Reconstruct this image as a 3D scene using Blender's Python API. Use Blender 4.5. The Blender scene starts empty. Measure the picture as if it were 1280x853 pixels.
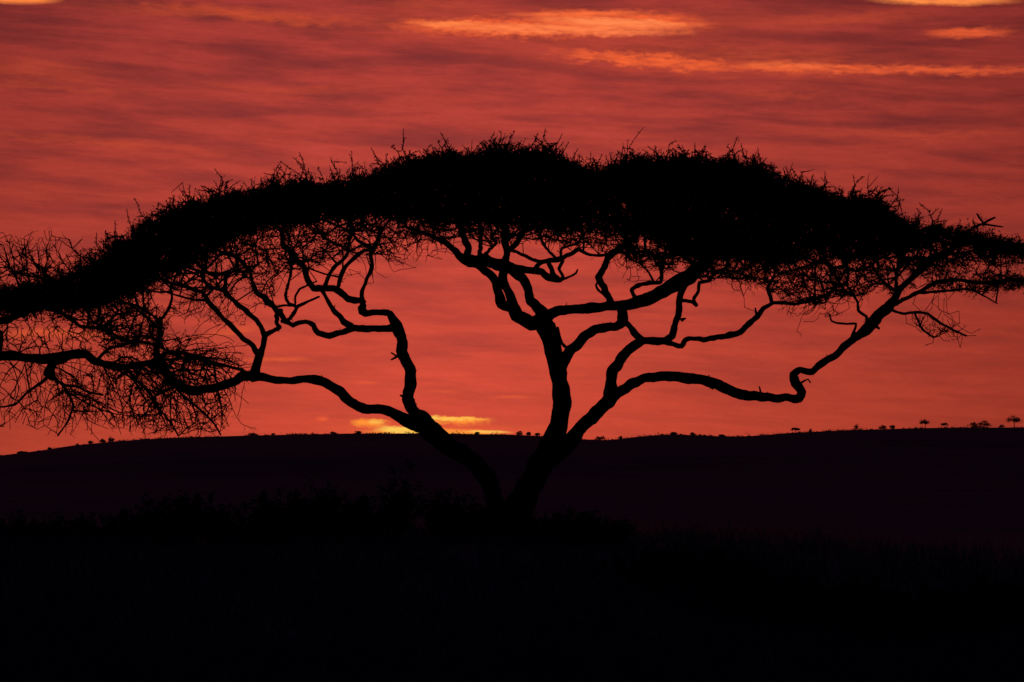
import bpy, math, random
import numpy as np
from mathutils import Vector, kdtree, noise as mnoise

random.seed(7)
rng = np.random.default_rng(11)
SC = bpy.context.scene
COL = SC.collection

# ------------------------------------------------------------------ camera
PXM = 0.0155                 # metres per photo pixel at the tree
DIST = 55.0
CAM = Vector((0.0, -DIST, 0.62))
TILT = math.atan(199.5 * PXM / DIST)
cam_d = bpy.data.cameras.new('camera')
cam_d.sensor_width = 36.0
cam_d.lens = 36.0 * DIST / (1280 * PXM)
cam_d.clip_start = 0.5
cam_d.clip_end = 60000
cam = bpy.data.objects.new('camera', cam_d)
COL.objects.link(cam)
cam.location = CAM
cam.rotation_euler = (math.pi / 2 + TILT, 0, 0)
SC.camera = cam
CT, ST = math.cos(TILT), math.sin(TILT)

def at(px, py, y=0.0):
    """point of the place seen at photo pixel (px, py) and standing at world depth y"""
    u = (px - 640.0) * PXM / DIST
    v = (426.5 - py) * PXM / DIST
    dx, dy, dz = u, CT - v * ST, ST + v * CT
    k = (y + DIST) / dy
    return (CAM.x + dx * k, y, CAM.z + dz * k)

def azel(px, py):
    u = (px - 640.0) * PXM / DIST
    v = (426.5 - py) * PXM / DIST
    dx, dy, dz = u, CT - v * ST, ST + v * CT
    return math.degrees(math.atan2(dx, dy)), math.degrees(math.atan2(dz, math.hypot(dx, dy)))

# ------------------------------------------------------------------ view, sun and sky
SC.view_settings.view_transform = 'Standard'
SC.view_settings.look = 'None'
SC.view_settings.exposure = 0
SC.view_settings.gamma = 1
SC.cycles.max_bounces = 2
SC.cycles.diffuse_bounces = 1

SUN_AZ, SUN_EL = azel(545, 546)          # just behind the ridge
sun_d = bpy.data.lights.new('sun', 'SUN')
sun_d.energy = 2.0
sun_d.angle = math.radians(0.5)
sun_d.color = (1.0, 0.5, 0.2)
sun = bpy.data.objects.new('sun', sun_d)
COL.objects.link(sun)
_a, _e = math.radians(SUN_AZ), math.radians(SUN_EL - 0.35)
sdir = Vector((math.sin(_a) * math.cos(_e), math.cos(_a) * math.cos(_e), math.sin(_e)))
sun.rotation_euler = sdir.to_track_quat('Z', 'Y').to_euler()
sun.location = sdir * 100

def build_sky():
    w = bpy.data.worlds.new('World')
    SC.world = w
    w.use_nodes = True
    nt = w.node_tree
    N, L = nt.nodes, nt.links
    N.clear()
    def m(op, a, b=None, c=None, clamp=False):
        n = N.new('ShaderNodeMath'); n.operation = op; n.use_clamp = clamp
        for i, s in enumerate((a, b, c)):
            if s is None: continue
            if isinstance(s, (int, float)): n.inputs[i].default_value = s
            else: L.new(s, n.inputs[i])
        return n.outputs[0]
    def comb(x, y, z):
        n = N.new('ShaderNodeCombineXYZ')
        for i, s in enumerate((x, y, z)):
            if isinstance(s, (int, float)): n.inputs[i].default_value = s
            else: L.new(s, n.inputs[i])
        return n.outputs[0]
    def noise(vec, scale, detail, rough=0.55, dist=0.0):
        n = N.new('ShaderNodeTexNoise')
        n.inputs['Scale'].default_value = scale
        n.inputs['Detail'].default_value = detail
        n.inputs['Roughness'].default_value = rough
        n.inputs['Distortion'].default_value = dist
        L.new(vec, n.inputs['Vector'])
        return n.outputs['Fac']
    def mixc(f, a, b, mode='MIX'):
        n = N.new('ShaderNodeMix'); n.data_type = 'RGBA'; n.blend_type = mode
        if isinstance(f, (int, float)): n.inputs[0].default_value = f
        else: L.new(f, n.inputs[0])
        for s, k in ((a, 6), (b, 7)):
            if isinstance(s, tuple): n.inputs[k].default_value = (*s, 1)
            else: L.new(s, n.inputs[k])
        return n.outputs[2]
    tc = N.new('ShaderNodeTexCoord')
    sep = N.new('ShaderNodeSeparateXYZ'); L.new(tc.outputs['Generated'], sep.inputs[0])
    x, y, z = sep.outputs
    D = 57.29578
    az = m('MULTIPLY', m('ARCTAN2', x, y), D)          # degrees east of the view
    el = m('MULTIPLY', m('ARCSINE', z), D)
    # slow wandering of the cloud bands
    v0 = comb(m('MULTIPLY', az, 0.10), m('MULTIPLY', el, 0.42), 3.1)
    warp = m('SUBTRACT', noise(v0, 1.0, 3), 0.5)
    elw = m('ADD', m('ADD', el, m('MULTIPLY', warp, 0.55)), m('MULTIPLY', az, 0.05))
    vb = comb(m('MULTIPLY', az, 0.34), m('MULTIPLY', elw, 2.7), 0.0)
    bands = noise(vb, 1.0, 5, 0.56)
    vf = comb(m('MULTIPLY', az, 0.85), m('MULTIPLY', elw, 7.0), 7.7)
    fine = noise(vf, 1.3, 4, 0.6)
    vg = comb(m('MULTIPLY', az, 4.5), m('MULTIPLY', elw, 14.0), 1.7)
    ripple = noise(vg, 1.2, 3, 0.6)
    # distance from the sunset point
    sx = m('SUBTRACT', az, SUN_AZ)
    sy = m('SUBTRACT', el, SUN_EL)
    th = m('SQRT', m('ADD', m('MULTIPLY', sx, sx), m('MULTIPLY', m('MULTIPLY', sy, sy), 1.25)))
    fall = m('EXPONENT', m('SUBTRACT', m('MULTIPLY', m('MAXIMUM', m('SUBTRACT', th, 1.0), 0.0), -1 / 22.0), m('POWER', m('MULTIPLY', th, 1 / 31.0), 2.0)))
    cover = m('SUBTRACT', 1.35, m('MULTIPLY', th, 1 / 48.0), clamp=True)      # the deck thins out away from the sunset
    # colour of the cloud deck: orange red low, duller crimson higher up
    hi = m('DIVIDE', el, 11.0, clamp=True)
    base = mixc(hi, SKY_LOW, SKY_HIGH)
    cmod = m('ADD', 1.0, m('ADD', m('MULTIPLY', m('SUBTRACT', bands, 0.5), m('ADD', 0.26, m('MULTIPLY', hi, 0.62))),
                           m('ADD', m('MULTIPLY', m('SUBTRACT', fine, 0.5), m('ADD', 0.22, m('MULTIPLY', hi, 0.30))), m('MULTIPLY', m('SUBTRACT', ripple, 0.5), m('ADD', 0.12, m('MULTIPLY', hi, 0.16))))))
    cmod = m('MAXIMUM', cmod, 0.25)
    deck = N.new('ShaderNodeVectorMath'); deck.operation = 'SCALE'
    L.new(base, deck.inputs[0]); L.new(m('MULTIPLY', cmod, fall), deck.inputs['Scale'])
    col = deck.outputs[0]
    # greyer violet in the thick parts of the deck
    thick = m('MULTIPLY', m('MULTIPLY', m('SUBTRACT', 0.56, bands), 4.0, clamp=True), m('MULTIPLY', hi, 0.8))
    vio = N.new('ShaderNodeVectorMath'); vio.operation = 'SCALE'
    vio.inputs[0].default_value = (0.23, 0.038, 0.045); L.new(fall, vio.inputs['Scale'])
    col = mixc(thick, col, vio.outputs[0])
    # breaks in the deck: (px, py, half width px, half height px, slope, strength, hue)
    wx = m('MULTIPLY', m('SUBTRACT', noise(comb(m('MULTIPLY', az, 0.9), m('MULTIPLY', el, 2.2), 11.0), 1.0, 4, .62), 0.5), 1.0)
    wy = m('MULTIPLY', m('SUBTRACT', noise(comb(m('MULTIPLY', az, 0.9), m('MULTIPLY', el, 2.6), 23.0), 1.0, 5, .66), 0.5), 1.0)
    rag = noise(comb(m('MULTIPLY', az, 2.4), m('MULTIPLY', elw, 15.0), 31.0), 1.0, 5, .6)
    fx = m('SUBTRACT', noise(comb(m('MULTIPLY', az, 3.4), m('MULTIPLY', el, 6.0), 41.0), 1.0, 4, .6), 0.5)
    fy = m('SUBTRACT', noise(comb(m('MULTIPLY', az, 3.0), m('MULTIPLY', el, 7.0), 53.0), 1.0, 4, .65), 0.5)
    def streak(px, py, hw, hh, slope, strength, colour, ragged=1.0, wob=1.0, fwob=0.0, sharp=1.0):
        nonlocal col
        a0, e0 = azel(px, py)
        dpp = PXM / DIST * D
        dx = m('SUBTRACT', az, a0)
        dy_ = m('ADD', m('SUBTRACT', el, e0), m('MULTIPLY', dx, slope))
        dx2 = m('ADD', m('ADD', dx, m('MULTIPLY', wx, 1.6 * wob)), m('MULTIPLY', fx, fwob * 1.6))
        dy2 = m('ADD', m('ADD', dy_, m('MULTIPLY', wy, 0.75 * wob)), m('MULTIPLY', fy, fwob))
        qx = m('POWER', m('ABSOLUTE', m('DIVIDE', dx2, hw * dpp)), 2.4)
        qy = m('POWER', m('ABSOLUTE', m('DIVIDE', dy2, hh * dpp)), 2.0)
        g = m('EXPONENT', m('MULTIPLY', m('ADD', qx, qy), -1.0))
        if sharp > 1: g = m('MULTIPLY', m('SUBTRACT', g, 0.5 - 0.5 / sharp), sharp, clamp=True)
        r = m('ADD', 1.0 - 0.9 * ragged, m('MULTIPLY', m('SUBTRACT', rag, 0.22), 2.6 * ragged))
        f = m('MULTIPLY', m('MULTIPLY', g, r), strength, clamp=True)
        col = mixc(f, col, colour)
    O1, O2, Y1, Y2 = (0.92, 0.125, 0.034), (0.60, 0.075, 0.028), (1.0, 0.40, 0.05), (1.0, 0.60, 0.10)
    for args in STREAKS(O1, O2, Y1, Y2):
        streak(*args)
    # below the horizon: nothing but dark haze
    down = m('MULTIPLY', m('ADD', el, 1.5), 0.66, clamp=True)
    col = mixc(down, (0.01, 0.004, 0.004), col)
    bg = N.new('ShaderNodeBackground'); L.new(col, bg.inputs['Color']); bg.inputs['Strength'].default_value = 1.0
    # clear dusk air above the deck
    sky = N.new('ShaderNodeTexSky'); sky.sky_type = 'NISHITA'; sky.sun_disc = False
    sky.sun_elevation = math.radians(-1.0)
    sky.sun_rotation = math.radians(SUN_AZ)
    sky.air_density = 1.0; sky.dust_density = 0.3; sky.ozone_density = 6.0
    bg2 = N.new('ShaderNodeBackground'); L.new(sky.outputs[0], bg2.inputs['Color']); bg2.inputs['Strength'].default_value = NISH
    L.new(m('MULTIPLY', m('SUBTRACT', 1.0, cover), NISH), bg2.inputs['Strength'])
    add = N.new('ShaderNodeAddShader'); L.new(bg.outputs[0], add.inputs[0]); L.new(bg2.outputs[0], add.inputs[1])
    out = N.new('ShaderNodeOutputWorld'); L.new(add.outputs[0], out.inputs['Surface'])

SKY_LOW = (0.66, 0.074, 0.036)
SKY_HIGH = (0.56, 0.064, 0.054)
NISH = 0.12
def STREAKS(O1, O2, Y1, Y2):
    A_ = (1.0, 0.175, 0.048)
    return [
        (700, 30, 235, 20, 0.0, 0.55, O2, 0.7, 0.5, .1),
        (640, 35, 150, 12, 0.02, 0.85, O1, 0.9, 0.2, .42, 2.0),
        (775, 26, 115, 13, 0.045, 0.9, O1, 0.8, 0.12, .32, 2.2),
        (700, 37, 150, 7, 0.02, 1.0, (1.0, .21, .065), 0.95, 0.1, .22, 1.6),
        (770, 28, 95, 5.5, 0.05, 1.0, (1.0, .24, .075), 0.95, 0.1, .18, 1.6),
        (560, 30, 45, 3.5, 0.0, 0.9, (1.0, .22, .06), 0.95, 0.1, .2, 1.6),
        (720, 17, 90, 2.8, -0.01, 0.6, A_, 0.7, 0.1, .05, 1.4),
        (900, 76, 220, 17, 0.05, 0.55, O2, 0.9, 0.8, .1),
        (805, 75, 110, 8, 0.07, 0.8, O1, 1.0, 0.4, .45, 1.8),
        (1080, 87, 230, 6, 0.03, 0.65, O1, 0.95, 0.3, .3, 1.6),
        (985, 82, 60, 5, 0.03, 0.5, A_, 0.6, 0.3, .12, 1.4),
        (1180, 0, 85, 7, 0.03, 1.0, (1.0, 0.26, 0.06), 0.4, 0.15, .1, 1.8),
        (1210, 41, 50, 6, 0.0, 0.7, O1, 0.6, 0.3, .15, 1.5),
        (1050, 24, 100, 7, -0.02, 0.45, O2, 0.8, 0.6, .15),
        (20, -2, 55, 7, 0.0, 1.0, (1.0, 0.24, 0.05), 0.3, 0.1, .05, 2.0),
        (250, 14, 120, 7, 0.03, 0.55, O2, 0.7, 0.8, .15),
        (350, 23, 110, 6, 0.04, 0.6, O2, 0.7, 0.6, .15, 1.4),
        (530, 5, 60, 5, 0.0, 0.4, O2, 0.7, 0.6, .15),
        (45, 88, 60, 10, 0.04, 0.35, O2, 0.7, 1.0, .1),
        (120, 178, 170, 5, 0.06, 0.34, O2, 0.7, 0.8, .1),
        (60, 108, 110, 4, 0.05, 0.30, O2, 0.7, 0.8, .1),
        (350, 112, 120, 5, 0.05, 0.28, O2, 0.7, 0.8, .1),
        (1150, 168, 120, 5, 0.03, 0.3, O2, 0.7, 0.8, .1),
        (980, 118, 60, 5, 0.03, 0.3, O2, 0.7, 0.8, .1),
        (345, 450, 45, 3, 0.0, 0.5, O1, 0.6, 0.2, .05, 1.3),
        (285, 416, 34, 5, -0.16, 0.45, O1, 0.6, 0.3, .08),
        (70, 418, 80, 5, 0.0, 0.5, O1, 0.7, 0.4, .08),
        (640, 497, 24, 2, 0.0, 0.5, O1, 0.7, 0.2, .05),
        (556, 489, 20, 2, 0.0, 0.35, O1, 0.7, 0.2, .05),
        (456, 479, 14, 2, 0.0, 0.5, O1, 0.7, 0.2, .05),
        (540, 540, 115, 12, 0.0, 0.30, (1.0, .16, .03), 0.1, 0.1),
        (402, 523, 7, 3, 0.0, 0.6, O1, 0.6, 0.1, .05),
        (462, 529, 25, 5.0, 0.0, 1.0, (1.0, .28, .035), 0.9, 0.05, .22, 1.8),
        (540, 541, 88, 5.5, 0.015, 1.0, (1.0, .30, .04), 0.4, 0.03, .14, 2.2),
        (565, 526, 50, 5.5, -0.01, 1.0, (1.0, .26, .035), 0.9, 0.05, .32, 1.9),
        (500, 538, 31, 5.5, 0.06, 1.0, Y2, 0.5, 0.04, .16, 1.8),
        (572, 524, 34, 2.8, 0.0, 1.0, (1.0, .52, .08), 1.0, 0.04, .22, 1.6),
        (540, 522, 12, 2.5, 0.0, 0.9, Y2, 0.5, 0.04, .10, 1.6),
        (471, 528, 10, 3.0, 0.0, .9, (1.0, .52, .08), 0.6, 0.04, .08, 1.6),
        (610, 540, 28, 2.0, 0.02, 0.8, Y2, 0.3, 0.02, .04, 1.6),
    ]
build_sky()

# ------------------------------------------------------------------ materials
def material(name, c1, c2, scale, rough=0.9, bump=0.3, stretch=(1, 1, 1), bump_dist=0.02):
    mt = bpy.data.materials.new(name); mt.use_nodes = True
    nt = mt.node_tree; N, L = nt.nodes, nt.links
    b = N['Principled BSDF']; b.inputs['Roughness'].default_value = rough
    b.inputs['Specular IOR Level'].default_value = 0.15
    tc = N.new('ShaderNodeTexCoord'); mp = N.new('ShaderNodeMapping')
    mp.inputs['Scale'].default_value = stretch
    L.new(tc.outputs['Object'], mp.inputs[0])
    n = N.new('ShaderNodeTexNoise'); n.inputs['Scale'].default_value = scale
    n.inputs['Detail'].default_value = 6
    L.new(mp.outputs[0], n.inputs['Vector'])
    r = N.new('ShaderNodeValToRGB')
    r.color_ramp.elements[0].position = 0.35; r.color_ramp.elements[0].color = (*c1, 1)
    r.color_ramp.elements[1].position = 0.65; r.color_ramp.elements[1].color = (*c2, 1)
    L.new(n.outputs['Fac'], r.inputs[0]); L.new(r.outputs[0], b.inputs['Base Color'])
    bp = N.new('ShaderNodeBump'); bp.inputs['Strength'].default_value = bump
    bp.inputs['Distance'].default_value = bump_dist
    L.new(n.outputs['Fac'], bp.inputs['Height']); L.new(bp.outputs[0], b.inputs['Normal'])
    return mt
BARK = material('acacia_bark', (0.035, 0.026, 0.02), (0.075, 0.055, 0.042), 9, 0.95, 0.8, (1, 1, 0.35))
TWIG = material('twig_bark', (0.04, 0.03, 0.022), (0.065, 0.048, 0.036), 5, 0.95, 0.0)
LEAF = material('acacia_leaf', (0.035, 0.045, 0.018), (0.055, 0.068, 0.026), 3, 0.85, 0.0)
SHRUBL = material('shrub_leaf', (0.03, 0.04, 0.018), (0.05, 0.06, 0.028), 4, 0.9, 0.0)
GRASS = material('dry_grass', (0.09, 0.08, 0.05), (0.13, 0.115, 0.075), 2, 0.95, 0.0)
GROUND = material('savanna_soil', (0.075, 0.07, 0.052), (0.11, 0.10, 0.075), 0.4, 1.0, 0.5, (1, 1, 1), 0.1)
HILLM = material('hill_grassland', (0.085, 0.08, 0.06), (0.125, 0.115, 0.09), 0.03, 1.0, 0.6, (1, 1, 1), 1.5)
HILLLEAF = material('hill_scrub_leaf', (0.08, 0.085, 0.05), (0.12, 0.12, 0.075), 0.6, 0.9, 0.0)
FARLEAF = material('far_leaf', (0.035, 0.045, 0.022), (0.06, 0.07, 0.035), 0.6, 0.9, 0.0)

# ------------------------------------------------------------------ mesh helpers
def link_mesh(name, V, F, mat, parent=None, smooth=False):
    me = bpy.data.meshes.new(name)
    V = np.asarray(V, dtype=np.float32).reshape(-1, 3)
    F = np.asarray(F, dtype=np.int32)
    k = F.shape[1]
    me.vertices.add(len(V)); me.vertices.foreach_set('co', V.ravel())
    me.loops.add(F.size); me.loops.foreach_set('vertex_index', F.ravel())
    me.polygons.add(len(F))
    me.polygons.foreach_set('loop_start', np.arange(0, F.size, k, dtype=np.int32))
    me.polygons.foreach_set('use_smooth', np.full(len(F), smooth))
    me.update(calc_edges=True)
    me.materials.append(mat)
    o = bpy.data.objects.new(name, me); COL.objects.link(o)
    if parent: put_under(o, parent)
    return o

def put_under(o, parent):
    o.parent = parent
    o.matrix_parent_inverse.identity()
    o.location = (-parent.location[0], -parent.location[1], -parent.location[2])

def empty(name, loc):
    e = bpy.data.objects.new(name, None); e.location = loc
    e.empty_display_size = 0.3; COL.objects.link(e)
    return e
def tag(o, label=None, cat=None, group=None, kind=None):
    if label: o['label'] = label
    if cat: o['category'] = cat
    if group: o['group'] = group
    if kind: o['kind'] = kind
    return o

def catmull(P, step):
    """P rows (x,y,z,r); resampled smooth curve"""
    P = np.asarray(P, float)
    Q = np.vstack([2 * P[0] - P[1], P, 2 * P[-1] - P[-2]])
    out = []
    for i in range(1, len(Q) - 2):
        p0, p1, p2, p3 = Q[i - 1], Q[i], Q[i + 1], Q[i + 2]
        n = max(2, int(np.linalg.norm(p2[:3] - p1[:3]) / step))
        for t in np.arange(n) / n:
            c = 0.5 * ((2 * p1) + (-p0 + p2) * t + (2 * p0 - 5 * p1 + 4 * p2 - p3) * t * t + (-p0 + 3 * p1 - 3 * p2 + p3) * t ** 3)
            l = p1 + (p2 - p1) * t
            out.append(0.42 * c + 0.58 * l)
    out.append(P[-1])
    out = np.array(out)
    out[:, 3] = np.maximum(out[:, 3], 0.004)
    return out

def tube(C, sides=10, rough=0.10, seed=0, wob=0.0):
    """C rows (x,y,z,r) -> verts, quads with knobbly radius"""
    n = len(C)
    P = C[:, :3].copy(); R = C[:, 3]
    T = np.gradient(P, axis=0); T /= np.linalg.norm(T, axis=1)[:, None] + 1e-9
    s = np.concatenate([[0], np.cumsum(np.linalg.norm(np.diff(P, axis=0), axis=1))])
    if wob:
        for i in range(1, n - 1):
            v = mnoise.noise_vector(Vector((s[i] * 4.6, seed * 7.7, 0)))
            P[i] += np.array(v) * wob * min(R[i], .06)
    up = np.array([0.3, 1.0, 0.2]); V = []
    for i in range(n):
        a = np.cross(T[i], up); a /= np.linalg.norm(a) + 1e-9
        b = np.cross(T[i], a); up = np.cross(a, T[i])
        for k in range(sides):
            th = 2 * math.pi * k / sides
            q = 1 + rough * mnoise.noise(Vector((math.cos(th) * 1.4 + seed, math.sin(th) * 1.4, s[i] * 4.5))) * 1.6 \
                  + rough * .55 * mnoise.noise(Vector((math.cos(th) * 4 + seed, math.sin(th) * 4, s[i] * 19)))
            V.append(P[i] + (a * math.cos(th) + b * math.sin(th)) * R[i] * q)
    F = []
    for i in range(n - 1):
        for k in range(sides):
            k2 = (k + 1) % sides
            F.append((i * sides + k, i * sides + k2, (i + 1) * sides + k2, (i + 1) * sides + k))
    # end caps as a fan of quads towards a centre point
    for e, i in ((0, 0), (1, n - 1)):
        V.append(P[i] + T[i] * (R[i] * .5 if e else -R[i] * .5)); c = len(V) - 1
        for k in range(0, sides, 2):
            a, b, d = i * sides + k, i * sides + (k + 1) % sides, i * sides + (k + 2) % sides
            F.append((a, b, d, c) if e else (d, b, a, c))
    return np.array(V), np.array(F)

def prisms(A, B, RA, RB, sides=4):
    """many tapered segments at once"""
    A, B = np.asarray(A, float), np.asarray(B, float)
    n = len(A)
    T = B - A; T /= np.linalg.norm(T, axis=1)[:, None] + 1e-9
    ref = np.where(np.abs(T[:, 2:3]) > 0.8, np.array([[1., 0, 0]]), np.array([[0, 0, 1.]]))
    U = np.cross(T, ref); U /= np.linalg.norm(U, axis=1)[:, None] + 1e-9
    W = np.cross(T, U)
    th = 2 * np.pi * np.arange(sides) / sides
    ring = U[:, None, :] * np.cos(th)[None, :, None] + W[:, None, :] * np.sin(th)[None, :, None]
    VA = (A - T * (np.asarray(RA) * .4)[:, None])[:, None, :] + ring * np.asarray(RA)[:, None, None]
    VB = (B + T * (np.asarray(RB) * .4)[:, None])[:, None, :] + ring * np.asarray(RB)[:, None, None]
    V = np.concatenate([VA, VB], axis=1).reshape(-1, 3)
    base = (np.arange(n) * 2 * sides)[:, None, None]
    k = np.arange(sides); k2 = (k + 1) % sides
    q = np.stack([k, k2, k2 + sides, k + sides], axis=1)[None]
    F = (base + q).reshape(-1, 4)
    return V, F

def leaves(P, size, flat=0.0, aspect=0.45):
    """diamond leaf blades at points P"""
    n = len(P)
    a = rng.normal(size=(n, 3)); a[:, 2] *= (1 - flat); a /= np.linalg.norm(a, axis=1)[:, None]
    b = rng.normal(size=(n, 3)); b -= a * (a * b).sum(1)[:, None]; b /= np.linalg.norm(b, axis=1)[:, None]
    s = size * rng.uniform(0.6, 1.35, n)
    a *= (s * .5)[:, None]; b *= (s * .5 * aspect)[:, None]
    V = np.stack([P - a, P + b, P + a, P - b], axis=1).reshape(-1, 3)
    F = np.arange(n * 4).reshape(-1, 4)
    return V, F

def merge(parts):
    Vs, Fs, o = [], [], 0
    for V, F in parts:
        if len(V) == 0: continue
        Vs.append(V); Fs.append(F + o); o += len(V)
    return np.vstack(Vs), np.vstack(Fs)

# ------------------------------------------------------------------ terrain
RIDGE = [(-1500, 640), (-900, 622), (-500, 604), (-200, 588), (-50, 577), (0, 573), (40, 568), (80, 560), (110, 555), (150, 551.5), (200, 548), (280, 545.5),
         (340, 544), (440, 542), (540, 542), (640, 543.5), (690, 546), (720, 549), (760, 550.5), (785, 548), (805, 545), (840, 543), (890, 545),
         (915, 546.5), (940, 545.5), (977, 542), (1015, 540), (1060, 538), (1110, 536.5), (1160, 535), (1280, 534.5), (1450, 532), (1800, 540), (2400, 560), (3200, 600)]
RD = 1150.0
_rx = np.array([at(p, q, RD)[0] for p, q in RIDGE])
_rz = np.array([at(p, q, RD)[2] for p, q in RIDGE])
def ridge_z(x): return float(np.interp(x, _rx, _rz))
def sstep(a, b, x):
    t = min(1, max(0, (x - a) / (b - a))); return t * t * (3 - 2 * t)
def gz(x, y):
    """ground height"""
    z = -1.15 * (1 - sstep(-50, -4, y))            # the track lies lower than the tree
    z += -1.9 * sstep(2.5, 16, x) * sstep(-40, 15, y) * (1 - sstep(60, 200, y)) * 0.5
    z -= 5.0 * sstep(20, 220, y)                 # shallow valley behind
    z += 0.22 * mnoise.noise(Vector((x * 0.07, y * 0.07, 0))) + 0.06 * mnoise.noise(Vector((x * .4, y * .4, 3)))
    return z
def hill_z(x, y):
    top = ridge_z(x) if y > 0 else 0
    t = (y - 320) / (RD - 320)
    if t <= 1:
        f = max(0.0, t) ** 1.25
        f = f * f * (3 - 2 * f) * .35 + f * .65
    else:
        f = 1 - sstep(0, 1, (y - RD) / 900) * 0.9
    z = -7.5 + (top + 7.5) * f
    if y < RD:
        z += f * (1 - f) * 9 * mnoise.noise(Vector((x * .006, y * .006, 5)))
    return z

def sheet(name, xs, ys, fn, mat):
    X, Y = len(xs), len(ys)
    V = [(x, y, fn(x, y)) for y in ys for x in xs]
    F = [(j * X + i, j * X + i + 1, (j + 1) * X + i + 1, (j + 1) * X + i) for j in range(Y - 1) for i in range(X - 1)]
    return tag(link_mesh(name, V, F, mat, smooth=True), kind='structure')
def graded(a, b, n, p):
    t = np.linspace(-1, 1, n); s = np.sign(t) * np.abs(t) ** p
    return (a + b) / 2 + s * (b - a) / 2
sheet('ground', graded(-20000, 20000, 150, 5.0), list(np.linspace(-90, 40, 120)) + list(np.geomspace(42, 28000, 40)) , gz, GROUND)
sheet('hill', graded(-2600, 2600, 260, 1.6), list(np.linspace(320, RD - 20, 60)) + [RD - 10, RD, RD + 10] + list(np.linspace(RD + 30, RD + 950, 14)), hill_z, HILLM)

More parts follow.
